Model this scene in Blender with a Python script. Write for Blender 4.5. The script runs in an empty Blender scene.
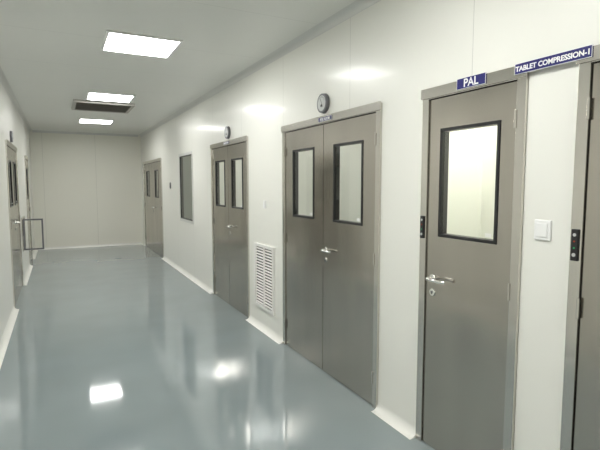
import bpy, bmesh, math
from mathutils import Vector, Matrix
D=bpy.data; C=bpy.context
XR=1.97; XL=-0.58; YB=13.1; YN=-3.0; ZC=2.895; TH=0.06; HD=2.16

# ---------------------------------------------------------------- materials
def mat(name, col, rough=.5, metal=0., bump=None, vary=None, seams=None, spec=.5, coat=0., roughvar=None, cr=.06, cior=1.5):
    m=D.materials.new(name); m.use_nodes=True; nt=m.node_tree; N=nt.nodes; L=nt.links
    b=N['Principled BSDF']
    b.inputs['Base Color'].default_value=(*col,1); b.inputs['Roughness'].default_value=rough
    b.inputs['Metallic'].default_value=metal; b.inputs['Specular IOR Level'].default_value=spec
    b.inputs['Coat Weight'].default_value=coat; b.inputs['Coat Roughness'].default_value=cr; b.inputs['Coat IOR'].default_value=cior
    geo=N.new('ShaderNodeNewGeometry'); pos=geo.outputs['Position']
    def noise(scale, stretch, detail=4):
        mp=N.new('ShaderNodeMapping'); mp.inputs['Scale'].default_value=stretch
        L.new(pos,mp.inputs['Vector'])
        n=N.new('ShaderNodeTexNoise'); n.inputs['Scale'].default_value=scale; n.inputs['Detail'].default_value=detail
        L.new(mp.outputs[0],n.inputs['Vector']); return n.outputs['Fac']
    colsock=None
    if vary:
        scale,stretch,amt=vary
        n=noise(scale,stretch,1)
        r=N.new('ShaderNodeMapRange'); r.inputs['From Min'].default_value=.25; r.inputs['From Max'].default_value=.75
        r.inputs['To Min'].default_value=1-amt; r.inputs['To Max'].default_value=1+amt
        L.new(n,r.inputs['Value'])
        mx=N.new('ShaderNodeVectorMath'); mx.operation='SCALE'; mx.inputs[0].default_value=col
        L.new(r.outputs[0],mx.inputs['Scale']); colsock=mx.outputs[0]
    if seams:
        axis,period,off,w,dark=seams
        sp=N.new('ShaderNodeSeparateXYZ'); L.new(pos,sp.inputs[0])
        a=N.new('ShaderNodeMath'); a.operation='MULTIPLY_ADD'; a.inputs[1].default_value=1/period; a.inputs[2].default_value=off
        L.new(sp.outputs[axis],a.inputs[0])
        f=N.new('ShaderNodeMath'); f.operation='FRACT'; L.new(a.outputs[0],f.inputs[0])
        lt=N.new('ShaderNodeMath'); lt.operation='LESS_THAN'; lt.inputs[1].default_value=w/period; L.new(f.outputs[0],lt.inputs[0])
        r=N.new('ShaderNodeMapRange'); r.inputs['To Min'].default_value=1; r.inputs['To Max'].default_value=dark
        L.new(lt.outputs[0],r.inputs['Value'])
        mx=N.new('ShaderNodeVectorMath'); mx.operation='SCALE'
        if colsock: L.new(colsock,mx.inputs[0])
        else: mx.inputs[0].default_value=col
        L.new(r.outputs[0],mx.inputs['Scale']); colsock=mx.outputs[0]
    if colsock: L.new(colsock,b.inputs['Base Color'])
    if roughvar:
        scale,stretch,lo,hi=roughvar
        n=noise(scale,stretch,1)
        r=N.new('ShaderNodeMapRange'); r.inputs['From Min'].default_value=.3; r.inputs['From Max'].default_value=.7
        r.inputs['To Min'].default_value=lo; r.inputs['To Max'].default_value=hi
        L.new(n,r.inputs['Value']); L.new(r.outputs[0],b.inputs['Roughness'])
    if bump:
        scale,stretch,dist=bump
        n=noise(scale,stretch,0)
        bp=N.new('ShaderNodeBump'); bp.inputs['Strength'].default_value=1; bp.inputs['Distance'].default_value=dist
        L.new(n,bp.inputs['Height']); L.new(bp.outputs[0],b.inputs['Normal'])
        if coat: L.new(bp.outputs[0],b.inputs['Coat Normal'])
    return m
def emit(name,col,s):
    m=D.materials.new(name); m.use_nodes=True; nt=m.node_tree; nt.nodes.clear()
    e=nt.nodes.new('ShaderNodeEmission'); e.inputs[0].default_value=(*col,1); e.inputs[1].default_value=s
    o=nt.nodes.new('ShaderNodeOutputMaterial'); nt.links.new(e.outputs[0],o.inputs[0]); return m
def glassmat(name,tint=(.95,.955,.94)):
    m=D.materials.new(name); m.use_nodes=True; nt=m.node_tree; nt.nodes.clear(); N=nt.nodes; L=nt.links
    t=N.new('ShaderNodeBsdfTransparent'); t.inputs[0].default_value=(*tint,1)
    g=N.new('ShaderNodeBsdfGlossy'); g.inputs['Roughness'].default_value=.03
    lw=N.new('ShaderNodeLayerWeight'); lw.inputs['Blend'].default_value=.5
    pw=N.new('ShaderNodeMath'); pw.operation='POWER'; pw.inputs[1].default_value=5; L.new(lw.outputs['Facing'],pw.inputs[0])
    ma=N.new('ShaderNodeMath'); ma.operation='MULTIPLY_ADD'; ma.inputs[1].default_value=.8; ma.inputs[2].default_value=.08; L.new(pw.outputs[0],ma.inputs[0])
    mx=N.new('ShaderNodeMixShader'); o=N.new('ShaderNodeOutputMaterial')
    L.new(ma.outputs[0],mx.inputs[0]); L.new(t.outputs[0],mx.inputs[1]); L.new(g.outputs[0],mx.inputs[2]); L.new(mx.outputs[0],o.inputs[0]); return m

M_wall=mat('wall_panel_coated',(.85,.845,.79),.35,bump=(1.1,(1,1,1),.002),seams=(1,1.18,.43,.004,.72),coat=.18,cr=.11)
M_wallx=mat('wall_panel_end',(.84,.825,.74),.4,seams=(0,1.18,.28,.006,.75))
M_wallin=mat('wall_inner',(.85,.86,.80),.5)
M_ceil=mat('ceiling_panel',(.79,.79,.755),.36,bump=(1.0,(1,1,1),.002),seams=(1,1.18,.1,.005,.8))
M_floor=mat('epoxy_floor',(.262,.308,.322),.06,bump=(3.0,(1,1,1),.0006),vary=(2.0,(1,1,1),.04),spec=1.0)
M_cove=mat('coving_white',(.85,.845,.80),.35)
M_alu=mat('aluminium_trim',(.68,.68,.66),.35,.3)
M_steel=mat('brushed_steel',(.49,.46,.415),.22,1,vary=(6,(1,1,.12),.045),roughvar=(3,(1,1,.3),.17,.26),bump=(1.3,(1,1,.7),.012))
M_frame=mat('steel_frame',(.66,.635,.595),.2,1,vary=(2,(1,1,.3),.04))
M_chrome=mat('polished_steel',(.85,.85,.83),.15,1)
M_black=mat('black_rubber',(.012,.012,.013),.4)
M_dark=mat('dark_gap',(.02,.02,.02),.8)
M_white=mat('white_plastic',(.88,.88,.87),.35)
M_vent=mat('vent_white',(.86,.85,.82),.4)
M_ac=mat('return_grille_paint',(.26,.235,.205),.45)
M_vb=mat('vent_backing',(.16,.16,.155),.6)
M_acf=mat('return_grille_frame',(.42,.40,.37),.4)
M_blue=mat('sign_navy',(.012,.012,.14),.35)
M_txt=mat('sign_text_white',(.9,.9,.9),.5)
M_gauge=mat('gauge_bezel',(.16,.16,.17),.35,.5)
M_gface=mat('gauge_face',(.55,.56,.55),.3)
M_led=emit('panel_diffuser',(1.0,1.0,.97),30)
M_ledin=emit('room_diffuser',(1.0,1.0,.94),19)
M_fill=emit('added_room_fill',(1.0,1.0,.95),10)  # emission for the added fill panel, not a known fixture
M_ledg=emit('led_green',(.1,.8,.3),.5); M_ledr=emit('led_red',(.9,.15,.08),.4)
M_glass=glassmat('clear_glass'); M_glassd=glassmat('tinted_glass',(.6,.63,.61))

# ---------------------------------------------------------------- builder
class MB:
    def __init__(s): s.v=[];s.f=[];s.mi=[];s.mats=[];s.sm=[]
    def m(s,mt):
        if mt not in s.mats: s.mats.append(mt)
        return s.mats.index(mt)
    def box(s,x0,x1,y0,y1,z0,z1,mt):
        k=len(s.v); i=s.m(mt)
        s.v+=[(x0,y0,z0),(x1,y0,z0),(x1,y1,z0),(x0,y1,z0),(x0,y0,z1),(x1,y0,z1),(x1,y1,z1),(x0,y1,z1)]
        for q in [(0,3,2,1),(4,5,6,7),(0,1,5,4),(1,2,6,5),(2,3,7,6),(3,0,4,7)]:
            s.f.append([k+a for a in q]); s.mi.append(i); s.sm.append(False)
    def pane(s,x0,x1,y,z0,z1,mt):
        k=len(s.v); i=s.m(mt)
        s.v+=[(x0,y,z0),(x1,y,z0),(x1,y,z1),(x0,y,z1)]; s.f.append([k,k+1,k+2,k+3]); s.mi.append(i); s.sm.append(False)
    def obox(s,mtx,sx,sy,sz,mt):
        k=len(s.v); i=s.m(mt)
        for z in(-.5,.5):
            for (x,y) in [(-.5,-.5),(.5,-.5),(.5,.5),(-.5,.5)]:
                s.v.append(tuple(mtx@Vector((x*sx,y*sy,z*sz))))
        for q in [(0,3,2,1),(4,5,6,7),(0,1,5,4),(1,2,6,5),(2,3,7,6),(3,0,4,7)]:
            s.f.append([k+a for a in q]); s.mi.append(i); s.sm.append(False)
    def cyl(s,cx,cz,r,y0,y1,mt,n=32,r2=None):
        k=len(s.v); i=s.m(mt); r2=r if r2 is None else r2
        for (y,rr) in((y0,r2),(y1,r)):
            for a in range(n):
                t=2*math.pi*a/n; s.v.append((cx+rr*math.cos(t),y,cz+rr*math.sin(t)))
        for a in range(n):
            b=(a+1)%n; s.f.append([k+a,k+n+a,k+n+b,k+b]); s.mi.append(i); s.sm.append(True)
        s.f.append([k+a for a in range(n)]); s.mi.append(i); s.sm.append(False)
        s.f.append([k+n+a for a in range(n)][::-1]); s.mi.append(i); s.sm.append(False)
    def ring(s,x0,x1,z0,z1,w,y0,y1,mt):
        s.box(x0,x0+w,y0,y1,z0,z1,mt); s.box(x1-w,x1,y0,y1,z0,z1,mt)
        s.box(x0+w,x1-w,y0,y1,z0,z0+w,mt); s.box(x0+w,x1-w,y0,y1,z1-w,z1,mt)
    def prism(s,prof,axis_pts,mt):
        k=len(s.v); i=s.m(mt); n=len(prof)
        for fn in axis_pts:
            for p in prof: s.v.append(fn(p))
        for a in range(n):
            b=(a+1)%n; s.f.append([k+a,k+b,k+n+b,k+n+a]); s.mi.append(i); s.sm.append(False)
        s.f.append([k+a for a in range(n)][::-1]); s.mi.append(i); s.sm.append(False)
        s.f.append([k+n+a for a in range(n)]); s.mi.append(i); s.sm.append(False)
    def make(s,name,parent=None,bevel=0):
        me=D.meshes.new(name); me.from_pydata(s.v,[],s.f)
        for mt in s.mats: me.materials.append(mt)
        for p,i,sm in zip(me.polygons,s.mi,s.sm): p.material_index=i; p.use_smooth=sm
        bm=bmesh.new(); bm.from_mesh(me); bmesh.ops.recalc_face_normals(bm,faces=bm.faces); bm.to_mesh(me); bm.free()
        o=D.objects.new(name,me); C.collection.objects.link(o)
        if parent: o.parent=parent
        if bevel:
            md=o.modifiers.new('bevel','BEVEL'); md.width=bevel; md.segments=2; md.limit_method='ANGLE'
        return o
def empty(name,loc,rz=0):
    e=D.objects.new(name,None); e.location=loc; e.rotation_euler=(0,0,rz); e.empty_display_size=.1
    C.collection.objects.link(e); return e
def tube(name,pts,r,mt,parent):
    cu=D.curves.new(name,'CURVE'); cu.dimensions='3D'; cu.bevel_depth=r; cu.bevel_resolution=4; cu.use_fill_caps=True
    sp=cu.splines.new('BEZIER'); sp.bezier_points.add(len(pts)-1)
    for b,p in zip(sp.bezier_points,pts): b.co=p
    for b in sp.bezier_points: b.handle_left_type=b.handle_right_type='VECTOR'
    cu.materials.append(mt); o=D.objects.new(name,cu); C.collection.objects.link(o); o.parent=parent; return o
RR=-math.pi/2; RL=math.pi/2

doorsR=[(0.42,1.265,'s'),(1.51,2.215,'s'),(2.63,4.21,'d'),(5.17,6.64,'d'),(10.35,12.75,'d')]
winR=(7.72,8.70,.94,2.15)
doorL=(6.95,8.55); doorL2=(10.6,11.5); passL=(9.02,9.62,.52,1.02)

def wall_y(name,x0,x1,holes,mt):
    b=MB(); y=YN
    for (a,c,z0,z1) in sorted(holes):
        b.box(x0,x1,y,a,0,ZC,mt)
        if z0>0: b.box(x0,x1,a,c,0,z0,mt)
        b.box(x0,x1,a,c,z1,ZC,mt); y=c
    b.box(x0,x1,y,YB,0,ZC,mt)
    return b.make(name)
wall_y('wall_right',XR,XR+TH,[(a,c,0,HD) for a,c,_ in doorsR]+[winR],M_wall)
wall_y('wall_left',XL-TH,XL,[(doorL[0],doorL[1],0,HD),(doorL2[0],doorL2[1],0,HD),passL],M_wall)
b=MB(); b.box(-2.0,4.5,YB,YB+.06,0,ZC,M_wallx); b.make('wall_back')
b=MB(); b.box(-2.0,4.5,YN-.06,YN,0,ZC,M_wallx); b.make('wall_front')
b=MB(); b.box(-2.06,4.56,YN-.06,YB+.06,-.1,0,M_floor); b.make('floor')
b=MB(); b.box(-2.06,4.56,YN-.06,YB+.06,ZC,ZC+.1,M_ceil); b.make('ceiling')
b=MB(); b.box(4.5,4.56,YN,YB,0,ZC,M_wallin); b.make('wall_outer_right')
b=MB(); b.box(-2.06,-2.0,YN,YB,0,ZC,M_wallin); b.make('wall_outer_left')
b=MB()
x0=XR+TH
for y in (0.3,1.36,2.40,4.95,7.15,9.4): b.box(x0,4.5,y,y+.05,0,ZC,M_wallin)
b.box(2.68,2.73,1.41,2.40,0,ZC,M_wallin)
b.make('wall_partitions')

# ---------------------------------------------------------------- coving (trim)
def cove_prof(r,n=8):
    pts=[(0,0)]
    for i in range(n+1):
        t=math.pi/2*i/n
        pts.append((r-r*math.sin(t), r-r*math.cos(t)))
    return pts
def cove(b,wallx,sgn,y0,y1,r,z,up,mt):
    pf=cove_prof(r)
    f=lambda y:(lambda p:(wallx+sgn*p[0], y, z+up*p[1]))
    b.prism(pf,[f(y0),f(y1)],mt)
def segs(holes,a=YN,c=YB):
    out=[];y=a
    for h in sorted(holes):
        out.append((y,h[0])); y=h[1]
    out.append((y,c)); return out
b=MB()
for s0,s1 in segs(doorsR): cove(b,XR,-1,s0,s1,.06,0,1,M_cove)
b.make('baseboard_right')
b=MB()
for s0,s1 in segs([doorL,doorL2]): cove(b,XL,1,s0,s1,.06,0,1,M_cove)
b.make('baseboard_left')
b=MB(); cove(b,XR,-1,YN,YB,.06,ZC,-1,M_alu); b.make('trim_1')
b=MB(); cove(b,XL,1,YN,YB,.06,ZC,-1,M_alu); b.make('trim_2')
b=MB(); pf=cove_prof(.05)
b.prism(pf,[lambda p:(XL+.06,YB-p[0],p[1]),lambda p:(XR-.06,YB-p[0],p[1])],M_cove); b.make('baseboard_back')
b=MB(); pf=cove_prof(.05)
b.prism(pf,[lambda p:(XL+.06,YB-p[0],ZC-p[1]),lambda p:(XR-.06,YB-p[0],ZC-p[1])],M_alu); b.make('trim_3')

# ---------------------------------------------------------------- doors
def lever(parent,x,z,dirx):
    b=MB(); b.cyl(x,z,.026,-.012,-.003,M_chrome,r2=.023); b.cyl(x,z-.085,.024,-.011,-.003,M_chrome,r2=.021)
    b.cyl(x,z,.011,-.05,-.01,M_chrome); b.box(x-.003,x+.003,-.0125,-.011,z-.096,z-.076,M_black)
    b.cyl(x,z-.083,.007,-.014,-.011,M_gauge); b.make('handle_rose',parent)
    tube('handle_lever',[(x,-.045,z),(x+dirx*.012,-.055,z),(x+dirx*.115,-.055,z),(x+dirx*.13,-.04,z)],.0095,M_chrome,parent)
def door(name,xw,ya,yb,rz,leaves,winlist,levers,hinges):
    W=yb-ya; e=empty(name,(xw,(ya+yb)/2,0),rz); h=W/2-.0015; H=HD-.0015; fw=.05
    b=MB()
    b.box(-h,-h+fw,-.016,TH,0,H,M_frame); b.box(h-fw,h,-.016,TH,0,H,M_frame)
    b.box(-h+fw,h-fw,-.016,TH,H-.055,H,M_frame)
    b.box(-h-.008,h+.008,-.024,-.016,H-.05,H+.008,M_frame)
    b.box(-h+fw,h-fw,.047,.058,H-.075,H-.055,M_black)
    b.make('frame',e,.002)
    for i,(l0,l1) in enumerate(leaves):
        w=winlist[i]; z0,z1=.006,H-.060; y0,y1=-.004,.04
        b=MB()
        b.box(l0,w[0],y0,y1,z0,z1,M_steel); b.box(w[1],l1,y0,y1,z0,z1,M_steel)
        b.box(w[0],w[1],y0,y1,z0,w[2],M_steel); b.box(w[0],w[1],y0,y1,w[3],z1,M_steel)
        b.make('leaf_%d'%(i+1),e)
        b=MB(); b.ring(w[0]-.002,w[1]+.002,w[2]-.002,w[3]+.002,.018,-.009,.046,M_black); b.make('window_gasket_%d'%(i+1),e,.002)
        b=MB(); b.pane(w[0]+.015,w[1]-.015,.002,w[2]+.015,w[3]-.015,M_glass); b.make('window_pane_%d'%(i+1),e)
        b=MB(); b.box(w[1]-.075,w[1]-.035,-.002,-.0005,w[2]+.03,w[2]+.05,M_white); b.make('glass_label_%d'%(i+1),e)
    b=MB()
    for i in range(len(leaves)-1):
        xm=(leaves[i][1]+leaves[i+1][0])/2; b.box(xm-.02,xm+.02,.041,.05,.006,H-.06,M_black)
    for k in (-h+fw,h-fw-.012): b.box(k,k+.012,.041,.05,.03,H-.06,M_black)
    b.box(-h+fw,h-fw,.041,.05,.001,.03,M_black)
    b.make('seal',e)
    for (x,z,d) in levers: lever(e,x,z,d)
    b=MB()
    for k in hinges:
        for z in(.22,1.08,1.92): b.box(k-.006,k+.006,-.022,-.015,z-.045,z+.045,M_frame)
    b.make('hinges',e,.002)
    return e
def single(name,xw,ya,yb,rz,hl):
    W=yb-ya; h=W/2; l=(-h+.056,h-.056)
    w=(-.205,.205,1.305,1.925)
    lv=[(l[0]+.055,1.05,1)] if hl else [(l[1]-.055,1.05,-1)]
    return door(name,xw,ya,yb,rz,[l],[w],lv,[h-.052] if hl else [-h+.052])
def double(name,xw,ya,yb,rz):
    W=yb-ya; h=W/2
    L1=(-h+.056,-.003); L2=(.003,h-.056); ww=.205
    def wn(l):
        m=(l[0]+l[1])/2; return (m-ww,m+ww,1.305,1.925)
    return door(name,xw,ya,yb,rz,[L1,L2],[wn(L1),wn(L2)],[(.05,1.06,1)],[-h+.052,h-.052])
single('door_1',XR,*doorsR[0][:2],RR,False)
single('door_2',XR,*doorsR[1][:2],RR,True)
double('door_3',XR,*doorsR[2][:2],RR)
double('door_4',XR,*doorsR[3][:2],RR)
double('door_5',XR,*doorsR[4][:2],RR)
double('door_6',XL,*doorL,RL)
single('door_7',XL,*doorL2,RL,True)

# ---------------------------------------------------------------- window_1
yc=(winR[0]+winR[1])/2; e=empty('window_1',(XR,yc,0),RR); hw=(winR[1]-winR[0])/2-.0015
b=MB(); b.ring(-hw,hw,winR[2]+.0015,winR[3]-.0015,.045,-.012,TH,M_alu); b.make('frame',e,.002)
b=MB(); b.ring(-hw+.045,hw-.045,winR[2]+.047,winR[3]-.047,.012,-.004,.05,M_black); b.make('gasket',e)
b=MB(); b.pane(-hw+.055,hw-.055,.004,winR[2]+.057,winR[3]-.057,M_glassd); b.make('pane',e)

# ---------------------------------------------------------------- ceiling light panels
def panel(name,x,y,z=ZC,s=.59,mt=M_led):
    e=empty(name,(x,y,z)); h=s/2
    b=MB(); b.box(-h-.025,h+.025,-h-.025,-h,-.014,0,M_white); b.box(-h-.025,h+.025,h,h+.025,-.014,0,M_white)
    b.box(-h-.025,-h,-h,h,-.014,0,M_white); b.box(h,h+.025,-h,h,-.014,0,M_white); b.make('bezel',e,.002)
    b=MB(); b.box(-h,h,-h,h,-.010,-.001,mt); b.make('diffuser',e)
for y in (-1.3,1.69,4.67,7.62,10.63): panel('added_fill_panel',.725,y)
for (x,y) in ((3.0,.85),(2.36,1.9),(3.0,3.6),(3.0,6.1),(3.2,11.4),(-1.3,7.7)): panel('added_fill_panel',x,y,mt=M_ledin)
panel('added_fill_panel',3.3,8.4,mt=M_fill)  # added fill, no known lamp: lifts the dark room behind the corridor window

# ---------------------------------------------------------------- ceiling return grille
e=empty('ceiling_air_grille',(.69,8.5,ZC)); h=.45
b=MB(); b.box(-h,h,-h,-h+.05,-.04,0,M_acf); b.box(-h,h,h-.05,h,-.04,0,M_acf)
b.box(-h,-h+.05,-h+.05,h-.05,-.04,0,M_acf); b.box(h-.05,h,-h+.05,h-.05,-.04,0,M_acf)
b.make('frame',e,.004)
b=MB()
for i in range(15):
    y=-h+.08+i*(2*h-.16)/14
    b.obox(Matrix.Translation((0,y,-.022))@Matrix.Rotation(math.radians(40),4,'X'),2*h-.1,.034,.003,M_ac)
b.make('louvers',e)
b=MB(); b.box(-h+.05,h-.05,-h+.05,h-.05,-.004,-.001,M_dark); b.make('backing',e)

# ---------------------------------------------------------------- wall vent grille
e=empty('wall_vent_grille',(XR,4.70,0),RR)
b=MB(); b.ring(-.27,.27,.23,.95,.035,-.02,0,M_vent); b.box(-.008,.008,-.018,0,.265,.915,M_vent); b.make('frame',e,.002)
b=MB(); n=20
for i in range(n):
    z=.285+i*(.61)/(n-1)
    b.obox(Matrix.Translation((0,-.009,z))@Matrix.Rotation(math.radians(35),4,'X'),.47,.018,.0025,M_vent)
b.make('louvers',e)
b=MB(); b.box(-.235,.235,-.0015,0,.265,.915,M_vb); b.make('backing',e)

# ---------------------------------------------------------------- small fittings
def switch(name,y,z,w=.08,h=.09,mt=M_white):
    e=empty(name,(XR,y,z),RR)
    b=MB(); b.box(-w/2,w/2,-.011,0,-h/2,h/2,mt); b.make('plate',e,.003)
    b=MB(); b.box(-w*.34,w*.34,-.015,-.011,-h*.34,h*.34,mt); b.make('rocker',e,.002)
    return e
switch('light_switch',1.402,1.40,.082,.092)
switch('light_switch',4.68,1.39,.075,.085)
switch('wall_intercom',9.5,1.58,.09,.12,M_gauge)
def access(y,z):
    e=empty('door_interlock_panel',(XR,y,z),RR)
    b=MB(); b.box(-.016,.016,-.024,-.0165,-.068,.068,M_black); b.make('plate',e,.003)
    b=MB()
    for dz,mt,r in((.044,M_gface,.007),(.016,M_ledr,.0035),(-.012,M_ledg,.0035),(-.042,M_gface,.008)):
        b.cyl(0,dz,r,-.026,-.0238,mt,20)
    b.make('buttons',e)
access(2.19,1.35); access(1.24,1.35)

def text(body,size,parent,loc):
    cu=D.curves.new('lettering','FONT'); cu.body=body; cu.size=size; cu.align_x='CENTER'; cu.align_y='CENTER'; cu.extrude=.0005; cu.offset=.001
    cu.materials.append(M_txt); o=D.objects.new('lettering',cu); C.collection.objects.link(o); o.parent=parent
    o.location=loc; o.rotation_euler=(math.pi/2,0,0); return o
def sign(name,y,z,w,h,body,size,yo=-.0255):
    e=empty(name,(XR,y,z),RR)
    b=MB(); b.box(-w/2,w/2,yo-.003,yo,-h/2,h/2,M_blue); b.ring(-w/2,w/2,-h/2,h/2,.0022,yo-.0036,yo-.002,M_txt); b.make('board',e)
    text(body,size,e,(0,yo-.0035,-.002)); return e
sign('door_name_sign',1.835,2.145,.195,.058,'PAL',.06)
sign('door_name_sign',1.385,2.148,.365,.050,'TABLET COMPRESSION-1',.0315)
sign('door_name_sign',3.36,2.138,.21,.036,'IPQC ROOM',.028)
sign('door_name_sign',5.90,2.138,.21,.036,'GRANULATION',.026)

def gauge(y,z,r=.082,xw=XR,rz=RR,name='pressure_gauge'):
    e=empty(name,(xw,y,z),rz)
    b=MB(); b.cyl(0,0,r,-.03,0,M_gauge,40,r2=r*.94); b.make('bezel',e)
    b=MB(); b.cyl(0,0,r*.76,-.032,-.028,M_gface,40); b.make('face',e)
    b=MB(); b.obox(Matrix.Translation((0,-.033,.008))@Matrix.Rotation(math.radians(-30),4,'Y'),.004,.001,r*1.1,M_black); b.cyl(0,-.02,.012,-.034,-.031,M_black,16)
    for k in range(9):
        a=math.radians(-60+15*k)
        b.obox(Matrix.Rotation(a,4,'Y')@Matrix.Translation((0,-.0325,r*.62)),.003,.001,.009,M_black)
    b.make('needle',e)
gauge(3.41,2.268); gauge(5.88,2.268); gauge(7.75,2.268,xw=XL,rz=RL,name='differential_pressure_gauge')

# ---------------------------------------------------------------- pass box in left wall with open glazed door
e=empty('pass_box',(XL,0,0),0); y0,y1,z0,z1=passL; g=.0015
b=MB()
b.box(-.45,0,y0+g,y0+.02,z0+g,z1-g,M_frame); b.box(-.45,0,y1-.02,y1-g,z0+g,z1-g,M_frame)
b.box(-.45,0,y0+.02,y1-.02,z0+g,z0+.02,M_frame); b.box(-.45,0,y0+.02,y1-.02,z1-.02,z1-g,M_frame)
b.box(-.47,-.45,y0+g,y1-g,z0+g,z1-g,M_frame); b.make('chamber',e)
b=MB()
for (a,c,d,f) in((y0-.03,y1+.03,z0-.03,z0),(y0-.03,y1+.03,z1,z1+.03),(y0-.03,y0,z0,z1),(y1,y1+.03,z0,z1)):
    b.box(.0005,.014,a,c,d,f,M_frame)
b.make('surround',e,.002)
b=MB()
xs,xe=.02,.315
b.box(xs,xe,y0-.035,y0-.005,z0-.01,z0+.015,M_gauge); b.box(xs,xe,y0-.035,y0-.005,z1-.015,z1+.01,M_gauge)
b.box(xs,xs+.025,y0-.035,y0-.005,z0+.015,z1-.015,M_gauge); b.box(xe-.025,xe,y0-.035,y0-.005,z0+.015,z1-.015,M_gauge)
b.make('door_frame',e,.002)
b=MB(); b.pane(xs+.025,xe-.025,y0-.02,z0+.015,z1-.015,M_glass); b.make('door_pane',e)

# ---------------------------------------------------------------- world, camera
w=D.worlds.new('world'); C.scene.world=w; w.use_nodes=True
w.node_tree.nodes['Background'].inputs[0].default_value=(.5,.5,.5,1); w.node_tree.nodes['Background'].inputs[1].default_value=.2
cam=D.cameras.new('camera'); cam.sensor_width=36; cam.lens=28.2; cam.clip_start=.02
co=D.objects.new('camera',cam); C.collection.objects.link(co)
co.location=(0,0,1.61); co.rotation_euler=(math.radians(90-4.99),0,math.radians(-27.06))
C.scene.camera=co
C.scene.view_settings.view_transform='Standard'
C.scene.view_settings.look='None'
C.scene.view_settings.exposure=0
